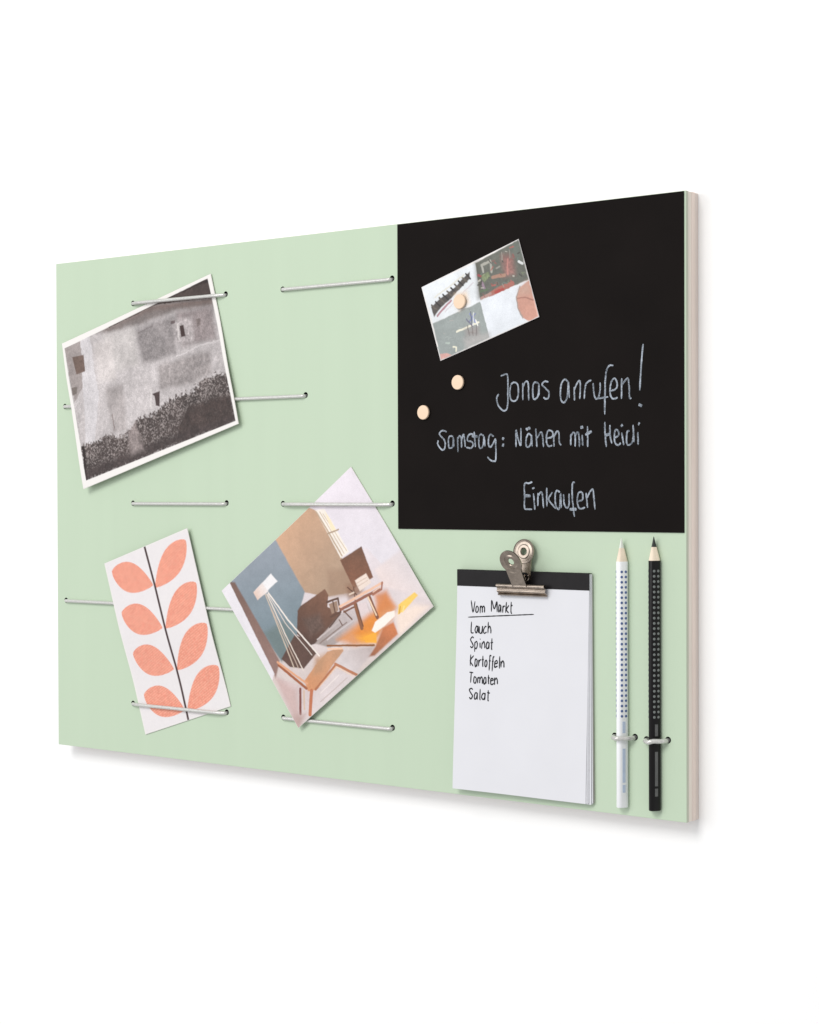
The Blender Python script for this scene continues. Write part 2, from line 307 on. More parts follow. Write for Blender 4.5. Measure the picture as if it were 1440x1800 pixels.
LEAF_PRINT = [
    ('poly',[(7,1),(995,4),(991,997),(9,996)],(234,229,230),0.015),
    ('leaf',[(493,223),(64,58)],(233,150,130),92),
    ('leaf',[(489,469),(69,303)],(233,150,130),92),
    ('leaf',[(493,707),(82,544)],(233,150,130),92),
    ('leaf',[(500,940),(84,786)],(233,150,130),92),
    ('leaf',[(513,241),(957,58)],(234,150,129),88),
    ('leaf',[(525,478),(963,301)],(234,150,129),88),
    ('leaf',[(528,718),(976,536)],(234,150,129),88),
    ('leaf',[(531,950),(980,775)],(234,150,129),88),
    ('line',[(495,-1),(511,222),(523,692),(516,1005)],17,(78,62,62)),
]
POST_CORNERS = [(388.3,353.5,1.5),(472.0,380.1,1.9),(488.8,326.7,1.9),(405.1,301.2,1.7)]
POST_PRINT = [
    ('poly',[(3,2),(558,22),(511,510),(17,502)],(232,236,240),0.02),
    ('poly',[(558,22),(999,4),(997,520),(515,488)],(98,100,92),0.12),
    ('poly',[(17,502),(511,510),(510,988),(3,996)],(150,158,156),0.05),
    ('poly',[(512,501),(996,527),(998,996),(510,991)],(228,232,238),0.02),
    ('poly',[(40,289),(138,250),(314,195),(484,92),(472,176),(350,247),(219,315),(113,370),(41,432)],(74,68,64),0.25),
    ('line',[(50,272),(83,355)],14,(96,88,80)),
    ('line',[(95,253),(127,336)],14,(40,37,36)),
    ('line',[(139,233),(172,316)],14,(96,88,80)),
    ('line',[(183,214),(216,297)],14,(40,37,36)),
    ('line',[(227,195),(260,277)],14,(96,88,80)),
    ('line',[(271,176),(303,258)],14,(40,37,36)),
    ('line',[(315,157),(346,239)],14,(96,88,80)),
    ('line',[(358,138),(390,220)],14,(40,37,36)),
    ('line',[(401,119),(433,201)],14,(96,88,80)),
    ('line',[(444,101),(475,182)],14,(40,37,36)),
    ('line',[(75,438),(240,328)],16,(176,130,140)),
    ('line',[(160,429),(488,244)],8,(214,206,212)),
    ('line',[(101,198),(425,102)],12,(224,222,212)),
    ('soft',[(295,287),(403,324),(399,454),(301,483),(271,406)],(240,214,184),0.05),
    ('soft',[(556,21),(589,23),(531,476),(501,458)],(80,78,66),0.2),
    ('line',[(610,87),(699,87),(683,221)],20,(168,166,156)),
    ('line',[(607,100),(609,174)],16,(170,168,160)),
    ('soft',[(815,89),(918,142),(891,382),(790,347)],(150,104,98),0.25),
    ('line',[(857,174),(824,340)],14,(186,128,120)),
    ('line',[(822,51),(807,156)],8,(150,144,136)),
    ('line',[(895,69),(879,174)],8,(150,144,136)),
    ('soft',[(910,22),(1005,28),(1003,254),(903,161)],(104,112,104),0.08),
    ('line',[(954,258),(982,304)],18,(220,222,222)),
    ('line',[(619,486),(710,470),(840,479)],40,(168,104,92)),
    ('line',[(674,484),(740,488)],24,(172,66,58)),
    ('line',[(531,476),(621,473)],22,(176,140,132)),
    ('line',[(680,292),(793,334)],24,(168,130,112)),
    ('poly',[(574,210),(654,203),(663,267),(588,307)],(120,132,98),0.3),
    ('line',[(568,294),(582,391)],20,(152,128,146)),
    ('line',[(556,185),(574,210)],18,(150,66,70)),
    ('line',[(537,392),(602,403)],18,(92,110,84)),
    ('line',[(651,272),(640,276)],5,(60,58,52)),
    ('line',[(947,231),(955,209)],12,(104,120,112)),
    ('line',[(713,407),(700,368)],5,(140,84,78)),
    ('line',[(855,61),(871,78)],5,(190,186,176)),
    ('line',[(916,146),(915,182)],12,(140,84,78)),
    ('line',[(714,381),(703,412)],5,(70,66,60)),
    ('line',[(560,255),(541,257)],12,(190,186,176)),
    ('line',[(775,200),(763,200)],9,(120,128,104)),
    ('line',[(836,431),(853,483)],9,(168,96,88)),
    ('line',[(960,414),(961,434)],9,(120,128,104)),
    ('line',[(684,64),(701,117)],9,(60,58,52)),
    ('line',[(902,207),(882,176)],5,(140,84,78)),
    ('line',[(561,306),(526,303)],9,(70,66,60)),
    ('line',[(758,463),(751,423)],7,(150,146,138)),
    ('line',[(979,154),(961,158)],9,(70,66,60)),
    ('line',[(715,96),(743,102)],5,(140,84,78)),
    ('line',[(809,436),(811,432)],9,(120,128,104)),
    ('line',[(747,146),(736,125)],9,(140,84,78)),
    ('line',[(550,306),(567,279)],12,(70,66,60)),
    ('line',[(691,432),(703,419)],5,(104,120,112)),
    ('line',[(796,444),(765,413)],9,(104,120,112)),
    ('line',[(813,170),(808,151)],9,(70,66,60)),
    ('line',[(682,199),(708,174)],9,(168,96,88)),
    ('line',[(763,316),(751,292)],5,(140,84,78)),
    ('line',[(595,177),(578,196)],7,(104,120,112)),
    ('line',[(574,361),(554,354)],7,(190,186,176)),
    ('line',[(906,46),(939,53)],9,(168,96,88)),
    ('line',[(688,393),(658,385)],12,(168,96,88)),
    ('line',[(668,380),(654,359)],9,(140,84,78)),
    ('line',[(735,211),(768,203)],12,(150,146,138)),
    ('line',[(951,404),(984,420)],5,(120,128,104)),
    ('line',[(867,390),(877,398)],9,(190,186,176)),
    ('line',[(929,398),(946,448)],7,(60,58,52)),
    ('line',[(554,431),(561,474)],5,(140,84,78)),
    ('line',[(15,842),(-4,824)],7,(168,176,172)),
    ('line',[(250,698),(276,717)],5,(168,176,172)),
    ('line',[(121,889),(118,899)],5,(168,176,172)),
    ('line',[(102,751),(125,751)],5,(168,176,172)),
    ('line',[(388,526),(393,545)],4,(128,136,136)),
    ('line',[(123,786),(128,769)],5,(168,176,172)),
    ('line',[(390,846),(365,812)],5,(168,176,172)),
    ('line',[(400,559),(401,552)],5,(168,176,172)),
    ('line',[(169,797),(176,795)],4,(128,136,136)),
    ('line',[(212,577),(179,568)],4,(176,168,164)),
    ('line',[(96,683),(100,698)],5,(176,168,164)),
    ('line',[(368,783),(365,775)],5,(176,168,164)),
    ('line',[(148,925),(146,905)],4,(176,168,164)),
    ('line',[(134,774),(155,774)],4,(168,176,172)),
    ('poly',[(512,501),(996,527),(998,996),(510,991)],(228,232,238),0.02),
    ('poly',[(996,527),(998,996),(906,1004),(857,932),(832,788),(845,668),(899,558)],(206,152,134),0.06),
    ('soft',[(884,578),(978,537),(988,699),(879,660)],(196,160,144),0.05),
    ('line',[(855,674),(923,704),(1001,792)],10,(170,118,104)),
    ('line',[(902,546),(849,656),(832,788),(857,932)],10,(170,150,140)),
    ('line',[(997,789),(993,984)],10,(228,176,160)),
    ('line',[(220,739),(317,744),(443,744)],16,(236,232,212)),
    ('line',[(383,591),(417,729)],12,(136,146,190)),
    ('line',[(434,622),(364,683)],10,(116,126,170)),
    ('line',[(339,639),(381,767)],10,(110,110,130)),
    ('soft',[(301,764),(432,797),(420,914),(296,850)],(146,138,136),0.2),
    ('line',[(423,703),(425,778)],10,(240,238,230)),
    ('line',[(398,571),(378,736)],8,(86,90,112)),
    ('line',[(421,600),(386,755)],7,(220,222,226)),
    ('line',[(333,724),(329,854)],7,(110,102,100)),
    ('line',[(374,748),(361,880)],7,(120,110,108)),
    ('line',[(414,772),(391,897)],7,(108,100,100)),
    ('line',[(152,900),(179,919),(167,968)],12,(240,236,214)),
    ('line',[(91,821),(124,837)],14,(176,188,180)),
    ('poly',[(10,917),(88,954),(115,991),(3,996)],(206,158,150),0.1),
    ('soft',[(270,864),(517,934),(510,988),(266,995)],(176,172,170),0.04),
]


# ------------------------------------------------------------------ setting: the white wall
wall = mesh_object('wall', [P(-4000, -2500, -T-.05), P(5000, -2500, -T-.05), P(5000, 3500, -T-.05), P(-4000, 3500, -T-.05)], [(0, 1, 2, 3)], M['wall'])
wall['kind'] = 'structure'

# ------------------------------------------------------------------ the memo board
board = thing('memo_board', 'mint green memo board with black chalkboard panel and white elastic cords, on the white wall', 'memo board')
# elastic cords: left hole, right hole, height above the face where it is stretched over or under a card
CORDS = [((93, 361), (195.3, 361), 3.1), ((255.5, 361), (359.8, 361), 1.5), ((10.5, 281), (277, 281), 1.5),
         ((92, 201), (195.3, 201), 1.5), ((255, 201), (359.5, 201), 2.9), ((10.8, 120.3), (277, 120.3), 1.5),
         ((91, 40.2), (194.6, 40.2), 2.7), ((254.6, 41), (359, 41), 1.5)]
LOOPS = [((546.8, 50.6), (561.2, 50.9), 553.7), ((571.0, 50.2), (585.8, 51.0), 578.0)]
holes = [(c[0][0]-.3, c[0][1]+.3) for c in CORDS]+[(c[1][0]+.75, c[1][1]+.75) for c in CORDS]
holes += [(c[0][0]-.3, c[0][1]+.3) for c in LOOPS]+[(c[1][0]+.75, c[1][1]+.5) for c in LOOPS]
def drill(o, rad):
    """cut the cord holes through a layer of the board"""
    bm = bmesh.new()
    for (u, v) in holes:
        for k in (0,):
            lo = [bm.verts.new(P(u+rad*math.cos(a*math.pi/12), v+rad*math.sin(a*math.pi/12), -T-3)) for a in range(24)]
            hi = [bm.verts.new(P(u+rad*math.cos(a*math.pi/12), v+rad*math.sin(a*math.pi/12), 3)) for a in range(24)]
            bm.faces.new(lo[::-1]); bm.faces.new(hi)
            for a in range(24): bm.faces.new((lo[a], lo[(a+1) % 24], hi[(a+1) % 24], hi[a]))
    c = from_bm('drill', bm, M['ply_a'])
    md = o.modifiers.new('holes', 'BOOLEAN'); md.object = c; md.operation = 'DIFFERENCE'; md.solver = 'EXACT'
    dg = bpy.context.evaluated_depsgraph_get(); me = bpy.data.meshes.new_from_object(o.evaluated_get(dg))
    o.modifiers.clear(); o.data = me; cm = c.data
    bpy.data.objects.remove(c); bpy.data.meshes.remove(cm)
face = from_bm('face_panel', box_bm(0, 600, 0, 400, -3.0, 0, .35), M['green'], board)
drill(face, 2.2)
# the rim of the face panel is sealed but not lacquered
face.data.materials.append(M['green_edge'])
for f in face.data.polygons:
    c = f.center
    if abs(f.normal.y) < .5 and (c.x > .599 or c.z < .001 or c.z > .399 or c.x < .001) and c.y > .0009: f.material_index = 1
for k, (h0, h1, m, ins) in enumerate(((-7.2, -3.0, 'ply_a', .15), (-12.0, -7.2, 'ply_b', .05), (-T, -12.0, 'ply_c', .2))):
    o = from_bm('ply_layer', box_bm(ins, 600-ins, ins, 400-ins, h0+.01, h1-.01, .2, 1), M[m], board); drill(o, 2.2)

chalkboard = from_bm('chalkboard', box_bm(366.0, 598.8, 183.8, 399.6, .004, .8, .22), M['black'], board)
chalkboard['label'] = 'black chalkboard panel with white handwriting'
for line in CHALK:
    vv, ff = [], []
    for si, s in enumerate(line):
        pts = catmull(s, 7) if len(s) > 2 else catmull(s, 10)
        pts = [p+RNG.normal(0, .05, 2) for p in pts]
        ribbon(vv, ff, pts, 1.15 if len(s) > 2 or np.hypot(*(np.array(s[0])-np.array(s[1]))) > 6 else 1.9, lambda a, b: .8, .03+.004*si)
    mesh_object('chalk_writing', vv, ff, M['chalk'], chalkboard)

for (u, v) in holes:                     # thin black tubes added in the cord holes as their painted shade
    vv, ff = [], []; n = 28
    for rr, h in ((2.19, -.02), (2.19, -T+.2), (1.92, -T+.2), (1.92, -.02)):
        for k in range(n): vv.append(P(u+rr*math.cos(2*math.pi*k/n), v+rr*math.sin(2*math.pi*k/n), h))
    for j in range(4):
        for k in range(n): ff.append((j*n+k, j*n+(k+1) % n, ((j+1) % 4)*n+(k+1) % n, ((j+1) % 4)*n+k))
    mesh_object('hole_shade_tube', vv, ff, M['hole_shade'], board)
def cord_path(a, b, top):
    """down in the left hole, up and round its rim, straight across, down into the right hole"""
    (u0, v0), (u1, v1) = a, b; d = 1 if u1 > u0 else -1; pts = []
    pts += [(u0, v0, -9), (u0, v0, -3), (u0, v0, -.9), (u0+.12*d, v0, .1), (u0+.55*d, v0, .95), (u0+1.5*d, v0, 1.5), (u0+3.2*d, v0, 1.5+(top-1.5)*.3), (u0+8*d, v0, top)]
    n = max(4, int(abs(u1-u0-16)/12))
    for k in range(1, n):
        t = k/n; pts.append((u0+8*d+(u1-u0-16*d)*t, v0+(v1-v0)*t, top))
    pts += [(u1-8*d, v1, top), (u1-3.2*d, v1, 1.5+(top-1.5)*.3), (u1-1.5*d, v1, 1.5), (u1-.55*d, v1, .95), (u1-.12*d, v1, .1), (u1, v1, -.9), (u1, v1, -3), (u1, v1, -9)]
    return [P(*q) for q in pts]
for a, b, top in CORDS:
    bm = bmesh.new(); tube_bm(bm, catmull(cord_path(a, b, top), 3), .00138, 12)
    from_bm('elastic_cord', bm, M['cord'], board, True)
for (a, b, uc) in LOOPS:
    (u0, v0), (u1, v1) = a, b; bm = bmesh.new()
    pts = [(u0, v0, -9), (u0, v0, -2), (u0, v0, .5), (u0+.4, v0, 2.4), (u0+1.9, v0, 5.4), (uc-2.2, v0+.1, 8.0), (uc, v0+.15, 9.15), (uc+2.2, v1, 8.0), (u1-1.9, v1, 5.2), (u1-.4, v1, 2.4), (u1, v1, .5), (u1, v1, -2), (u1, v1, -9)]
    tube_bm(bm, [np.array(P(*q)) for q in catmull(pts, 5)], .00155, 12)
    from_bm('pencil_loop', bm, M['cord'], board, True)

# ------------------------------------------------------------------ printed cards
def value_noise(x, y, seed):
    r = np.random.default_rng(seed); g = r.random((130, 130)); xi = np.floor(x).astype(int); yi = np.floor(y).astype(int)
    fx, fy = x-xi, y-yi; fx = fx*fx*(3-2*fx); fy = fy*fy*(3-2*fy); xi %= 129; yi %= 129
    return (g[yi, xi]*(1-fx)+g[yi, xi+1]*fx)*(1-fy)+(g[yi+1, xi]*(1-fx)+g[yi+1, xi+1]*fx)*fy
def inside(S, Tt, pts):
    r = np.zeros(S.shape, bool); n = len(pts)
    for i in range(n):
        x0, y0 = pts[i]; x1, y1 = pts[(i+1) % n]
        if y0 == y1: continue
        c = ((y0 > Tt) != (y1 > Tt)) & (S < (x1-x0)*(Tt-y0)/(y1-y0)+x0); r ^= c
    return r
def seg_dist(S, Tt, pts):
    d = np.full(S.shape, 1e9)
    for (x0, y0), (x1, y1) in zip(pts, pts[1:]):
        L = (x1-x0)**2+(y1-y0)**2 or 1; t = np.clip(((S-x0)*(x1-x0)+(Tt-y0)*(y1-y0))/L, 0, 1)
        d = np.minimum(d, np.hypot(S-x0-t*(x1-x0), Tt-y0-t*(y1-y0)))
    return d
def raster(ops, nx, ny, wmm, hmm, zscale, warp, stain, haze):
    """draw the picture printed on a card: soft-edged patches, lines and leaves over the sheet (mm), on a point grid"""
    S0, T0 = np.meshgrid(np.linspace(0, wmm, nx), np.linspace(0, hmm, ny)); img = np.ones((ny, nx, 3))*lin((238, 234, 231)); S, Tt = S0, T0
    fr = np.random.default_rng(5).normal(0, 1, (ny, nx))
    if warp:
        wx = value_noise(S*.5, Tt*.5, 301)+.8*value_noise(S*.14, Tt*.14, 302)-.9; wy = value_noise(S*.5, Tt*.5, 303)+.8*value_noise(S*.14, Tt*.14, 304)-.9
        S = S+warp*wx; Tt = Tt+warp*wy
    for k, op in enumerate(ops):
        kind = op[0]; pts = [(p[0]*wmm/1000, p[1]*hmm/1000) for p in op[1]]
        if kind in ('poly', 'soft', 'rubble', 'sharp', 'frame'):
            A_, B_ = (S0, T0) if kind in ('sharp', 'frame') else (S, Tt)
            m = inside(A_, B_, pts); e = seg_dist(A_, B_, pts+pts[:1]); sd = np.where(m, e, -e)
            if kind == 'frame':
                w = np.clip(.5-sd/.5, 0, 1)[..., None]; img = img*(1-w)+lin((241, 237, 234))*w; continue
            col, amt = op[2], op[3]
            nz = .45*value_noise(S0*.95, T0*.95, k)+.33*value_noise(S0*.42+5, T0*.42, k+90)+.22*value_noise(S0*.12+5, T0*.12, k+50)
            if kind == 'rubble':
                w = np.clip(.5+(sd+9*(nz-.5)+3*(value_noise(S0*.7, T0*.7, k+7)-.5))/2.2, 0, 1)
                sp = value_noise(S0*.8, T0*.8, k+21)*.45+value_noise(S0*1.5, T0*1.5, k+22)*.4+.15*value_noise(S0*.1, T0*.1, k+23); sp = np.clip((sp-.46)/.3, 0, 1)*np.clip(1.15-sd/38, .25, 1)
                c = lin(col)[None, None]*np.exp(amt*2.2*(nz-.5))[..., None]*(1-sp[..., None]*.75)+lin((176, 165, 162))*(sp*.75)[..., None]
            else:
                w = np.clip(.5+sd/(7.0 if kind == 'soft' else .8), 0, 1)
                if kind == 'soft': w = w*w*(3-2*w)*.9
                c = lin(col)*np.exp(amt*4.2*(nz-.5))[..., None]
            img = img*(1-w[..., None])+np.clip(c, .004, .95)*w[..., None]
        elif kind == 'grad':                  # a patch that runs from one tone to another along the last two points
            (ax, ay), (bx, by) = pts[-2:]; pts = pts[:-2]; m = inside(S, Tt, pts); e = seg_dist(S, Tt, pts+pts[:1]); w = np.clip(.5+np.where(m, e, -e)/op[5], 0, 1)[..., None]
            f = np.clip(((S-ax)*(bx-ax)+(Tt-ay)*(by-ay))/((bx-ax)**2+(by-ay)**2), 0, 1)[..., None]
            nz = .5*value_noise(S0*.9, T0*.9, k)+.5*value_noise(S0*.25, T0*.25, k+60)
            c = (lin(op[2])*(1-f)+lin(op[3])*f)*np.exp(op[4]*4*(nz-.5))[..., None]; img = img*(1-w)+c*w
        elif kind == 'line':
            wd = op[2]*zscale; w = np.clip((wd/2-seg_dist(S, Tt, pts))/.5+.5, 0, 1)[..., None]; img = img*(1-w)+lin(op[3])*w
        elif kind == 'leaf':
            (x0, y0), (x1, y1) = pts; L = math.hypot(x1-x0, y1-y0); ex, ey = (x1-x0)/L, (y1-y0)/L
            X = ((S-x0)*ex+(Tt-y0)*ey)/L; Y = (-(S-x0)*ey+(Tt-y0)*ex); hw = op[3]*zscale*1.02
            prof = hw*np.sin(np.pi*np.clip(X, 0, 1)**1.22)**.66
            w = np.clip((prof-np.abs(Y))/.5+.5, 0, 1)*((X > 0) & (X < 1))
            hatch = .5+.5*np.sin((S*.28+Tt)*2*math.pi/1.9); dash = (value_noise(S*.9, Tt*1.6, k) > .3)
            c = lin(op[2])+(lin((248, 186, 160))-lin(op[2]))*(hatch**2*.8*dash)[..., None]
            c = c*(1+.16*(value_noise(S*.8, Tt*.8, k+3)-.5))[..., None]
            rib = np.clip((.22-np.abs(Y))/.3+.5, 0, 1)*((X > .06) & (X < .86)); c = c*(1-.3*rib[..., None])+lin((244, 190, 168))*.3*rib[..., None]
            img = img*(1-w[..., None])+c*w[..., None]
    if stain:
        big = .5*value_noise(S0*.055+3, T0*.055, 401)+.3*value_noise(S0*.15, T0*.15, 402)+.2*value_noise(S0*.4, T0*.4, 403)-.5
        img = img*np.exp(stain*(1.8*big+.28*fr))[..., None]
    img = img*(1-haze)+haze*lin((214, 206, 202))
    fo = [o for o in ops if o[0] == 'frame']
    if fo:
        pts = [(p[0]*wmm/1000, p[1]*hmm/1000) for p in fo[0][1]]; m = inside(S0, T0, pts); e = seg_dist(S0, T0, pts+pts[:1]); w = np.clip(.5-np.where(m, e, -e)/.5, 0, 1)[..., None]
        img = img*(1-w)+lin((241, 237, 234))*w
    return img
def bent_sheet(corners, hfun):
    c = [np.array(q[:2]) for q in corners]
    def at(s, t):
        q = (1-t)*((1-s)*c[0]+s*c[1])+t*((1-s)*c[3]+s*c[2]); return q[0], q[1], hfun(q[0], q[1])
    return at
def make_card(name, label, cat, corners, hfun, ops, zscale, cell, margin, paper, ink, group, warp=0.0, stain=0.0, haze=0.0):
    root = thing(name, label, cat, group); at = bent_sheet(corners, hfun)
    wmm = math.dist(corners[0][:2], corners[1][:2]); hmm = math.dist(corners[0][:2], corners[3][:2])
    nx, ny = 49, 33; th = .28; vs_, fs = [], []
    for lay in (0, 1):
        for j in range(ny):
            for i in range(nx):
                u, v, h = at(i/(nx-1), j/(ny-1)); vs_.append(P(u, v, h-th*lay))
    N = nx*ny
    for j in range(ny-1):
        for i in range(nx-1):
            a = j*nx+i; fs += [(a, a+nx, a+nx+1, a+1), (N+a, N+a+1, N+a+nx+1, N+a+nx)]
    ring = [i for i in range(nx)]+[j*nx+nx-1 for j in range(1, ny)]+[(ny-1)*nx+i for i in range(nx-2, -1, -1)]+[j*nx for j in range(ny-2, 0, -1)]
    for a, b in zip(ring, ring[1:]+ring[:1]): fs.append((a, b, N+b, N+a))
    mesh_object('paper_sheet', vs_, fs, paper, root)
    px, py = int(wmm/cell), int(hmm/cell); img = raster(ops, px, py, wmm, hmm, zscale, warp, stain, haze)
    vs_, fs = [], []
    e = margin
    for j in range(py):
        for i in range(px):
            s = e/wmm+(1-2*e/wmm)*i/(px-1); t = e/hmm+(1-2*e/hmm)*j/(py-1); u, v, h = at(s, t); vs_.append(P(u, v, h+.10))
    for j in range(py-1):
        for i in range(px-1): a = j*px+i; fs.append((a, a+px, a+px+1, a+1))
    o = mesh_object('printed_picture', vs_, fs, ink, root, True)
    at_ = o.data.color_attributes.new('ink', 'FLOAT_COLOR', 'POINT'); buf = np.ones((px*py, 4), np.float32); buf[:, :3] = np.clip(img.reshape(-1, 3)*.93, 0, .92)
    at_.data.foreach_set('color', buf.ravel())
    return root
def sstep(a, b, x): t = min(1, max(0, (x-a)/(b-a))); return t*t*(3-2*t)
CARDS = 'pictures and cards on the memo board'
make_card('photo_print', 'black and white photo of an old rubble wall under the top left cord', 'photo', OLDWALL_CORNERS,
          lambda u, v: 1.2+2.3*sstep(352, 292, v)+2.6*sstep(292, 214, v)+.5*sstep(90, 10, u)*sstep(360, 300, v), OLDWALL_PRINT, .14, .48, .35, M['paper'], M['ink_print'], CARDS, 1.2, .30, .0)
make_card('photo_print', 'colour photo of chairs and a floor lamp in a room, standing on its corner', 'photo', FURN_CORNERS,
          lambda u, v: .75+2.5*sstep(196, 134, v)+.9*sstep(80, 36, v), FURN_PRINT, .245, .46, .2, M['paper'], M['ink_print'], CARDS, .25, .09, .0)
make_card('leaf_card', 'white card printed with salmon leaves on a dark stem, held by the lower left cord', 'card', LEAF_CORNERS,
          lambda u, v: .75+2.6*sstep(50, 108, v), LEAF_PRINT, .13, .5, .3, M['card'], M['matte_print'], CARDS)
make_card('postcard', 'small four-picture card held by a wooden magnet on the chalkboard', 'card', POST_CORNERS,
          lambda u, v: 1.15+.9*(math.hypot(u-423.7, v-341)/70)**2, POST_PRINT, .095, .36, .2, M['card'], M['ink_print'], CARDS, .5, .14, .03)

# ------------------------------------------------------------------ magnets
def lathe(profile, centre, mat, name, parent, nseg=36, smooth=False):
    u, v = centre; vv, ff = [], []
    for (r_, h) in profile:
        for k in range(nseg): a = 2*math.pi*k/nseg; vv.append(P(u+r_*math.cos(a), v+r_*math.sin(a), h))
    for j in range(len(profile)-1):
        for k in range(nseg): a = j*nseg+k; b = j*nseg+(k+1) % nseg; ff.append((a, b, b+nseg, a+nseg))
    ff.append(tuple(range(nseg))[::-1]); ff.append(tuple((len(profile)-1)*nseg+k for k in range(nseg)))
    o = mesh_object(name, vv, ff, mat, parent, smooth)
    return o
for (c, h0, lab) in (((422.9, 341.1), 1.5, 'round pale wooden magnet pinning the four-picture card'),
                     ((420.6, 285.6), .84, 'bare round wooden magnet just below the four-picture card, the upper of two'),
                     ((390.2, 265.7), .84, 'bare round wooden magnet near the left edge of the chalkboard, the lower of two')):
    t = thing('magnet', lab, 'magnet', 'round wooden magnets')
    lathe([(4.5, h0-.3), (4.5, h0+.5)], c, M['magnet'], 'magnet_disc', t)
    lathe([(4.8, h0+.52), (5.0, h0+.7), (5.0, h0+1.75), (4.85, h0+1.98), (4.55, h0+2.08)], c, M['maple'], 'wooden_cap', t)

# ------------------------------------------------------------------ notepad
pad = thing('notepad', 'white notepad with black top strip and handwritten shopping list under a metal clip', 'notepad')
PU0, PU1, PV0, PV1 = 421.2, 529.6, 5.4, 155.8
def ripple(s, t): return .22*math.sin(2.2*math.pi*t+1.7*s)+.16*math.sin(3.1*math.pi*s+1.1)
def sheet(name, mat, h_top, h_bot, du, dr, dv, th, lift_l=0.0):
    """one sheet (or a few together), flat at the binding, bowing off the board towards the foot"""
    nx, ny = 25, 49; vs_, fs = [], []
    def pos(i, j):
        s, t = i/(nx-1), j/(ny-1); u = PU0+du+(PU1-PU0)*s+dr*t; v = PV1-(PV1-PV0+dv)*t
        k = sstep(.12, 1, t); return u, v, h_top+(h_bot-h_top)*k+lift_l*k*(1-s)**2+ripple(s, t)*k*(1 if lift_l > 1 else .35)
    for lay in (0, 1):
        for j in range(ny):
            for i in range(nx): u, v, h = pos(i, j); vs_.append(P(u, v, h-th*lay))
    N = nx*ny
    for j in range(ny-1):
        for i in range(nx-1): a = j*nx+i; fs += [(a, a+nx, a+nx+1, a+1), (N+a, N+a+1, N+a+nx+1, N+a+nx)]
    ring = [i for i in range(nx)]+[j*nx+nx-1 for j in range(1, ny)]+[(ny-1)*nx+i for i in range(nx-2, -1, -1)]+[j*nx for j in range(ny-2, 0, -1)]
    for a, b in zip(ring, ring[1:]+ring[:1]): fs.append((a, b, N+b, N+a))
    return mesh_object(name, vs_, fs, mat, pad)
sheet('backing_card', M['pad_board'], 1.55, 1.3, .5, 1.2, -.2, .6)
levels = [1.9, 2.2, 2.5, 2.8, 3.1, 3.4, 3.65]
for k, h in enumerate(levels):
    sheet('sheet', M['pad_paper'], h, h+.05+.12*k, .7-.09*k, (.4, .9, -.2, .2, -.9, -1.4, -1.9)[k], (.5, -.4, .2, .7, -.3, .4, 0)[k], .24, .12*k)
TOPH = lambda u, v: 3.95+(4.9-3.95)*sstep(.12, 1, (PV1-v)/(PV1-PV0))+1.6*sstep(.12, 1, (PV1-v)/(PV1-PV0))*(1-(u-PU0)/(PU1-PU0))**2+ripple((u-PU0)/(PU1-PU0), (PV1-v)/(PV1-PV0))*sstep(.12, 1, (PV1-v)/(PV1-PV0))
top = sheet('top_sheet', M['pad_paper'], 3.95, 4.9, 0, -2.6, .3, .16, 1.6)
from_bm('binding_strip', box_bm(PU0-.15, PU1+.1, 145.2, PV1+.35, 3.98, 4.14, .05, 1), M['strip'], pad)
from_bm('binding_strip', box_bm(PU0-.15, PU1+.1, PV1+.36, PV1+.75, .95, 4.12, .05, 1), M['strip'], pad)

GLYPH = {   # single-stroke handwriting, x 0..1 across the letter, y 0 = baseline, 1 = capital height
 'V': [[(0,1),(.45,0),(.95,1)]], 'o': [[(.6,.6),(.15,.5),(.12,.1),(.55,0),(.85,.3),(.6,.6)]], 'm': [[(.05,.6),(.08,0)],[(.08,.4),(.3,.6),(.48,.45),(.5,0)],[(.5,.4),(.72,.6),(.92,.45),(.95,0)]],
 'M': [[(0,0),(.08,1),(.48,.35),(.9,1),(1,0)]], 'a': [[(.8,.55),(.35,.6),(.08,.25),(.3,0),(.7,.2),(.8,.58),(.85,.0)]], 'r': [[(.15,.6),(.2,0)],[(.2,.35),(.5,.6),(.9,.55)]],
 'k': [[(.1,1),(.12,0)],[(.8,.62),(.15,.28),(.9,0)]], 't': [[(.45,.95),(.45,.1),(.75,0)],[(.05,.65),(.9,.66)]], 'L': [[(.1,1),(.08,.05),(.9,0)]],
 'u': [[(.08,.6),(.12,.1),(.5,0),(.82,.25),(.85,.6)],[(.85,.6),(.9,0)]], 'c': [[(.85,.5),(.45,.62),(.1,.3),(.4,0),(.9,.1)]], 'h': [[(.1,1),(.12,0)],[(.12,.35),(.5,.62),(.82,.4),(.88,0)]],
 'S': [[(.9,.85),(.5,1),(.1,.78),(.5,.52),(.9,.25),(.5,0),(.05,.15)]], 'p': [[(.12,.6),(.1,-.4)],[(.12,.45),(.55,.62),(.85,.32),(.5,0),(.12,.1)]], 'i': [[(.45,.58),(.5,0)],[(.42,.84),(.62,.92)]],
 'n': [[(.1,.6),(.12,0)],[(.12,.4),(.5,.62),(.82,.42),(.88,0)]], 'K': [[(.1,1),(.1,0)],[(.9,1),(.12,.45),(.95,0)]], 'f': [[(.95,.95),(.6,1),(.45,.7),(.4,-.35)],[(.05,.5),(.85,.55)]],
 'e': [[(.12,.3),(.8,.38),(.55,.62),(.15,.42),(.2,.05),(.6,0),(.92,.15)]], 'l': [[(.45,1),(.42,.1),(.75,0)]], 'T': [[(0,.98),(1,1)],[(.5,.98),(.45,0)]]}
WID = {'i': .72, 'l': .55, 't': .75, 'f': .75, 'r': .8, 'm': 1.5, 'M': 1.5, 'T': 1.1, 'K': 1.1, 'V': 1.15}
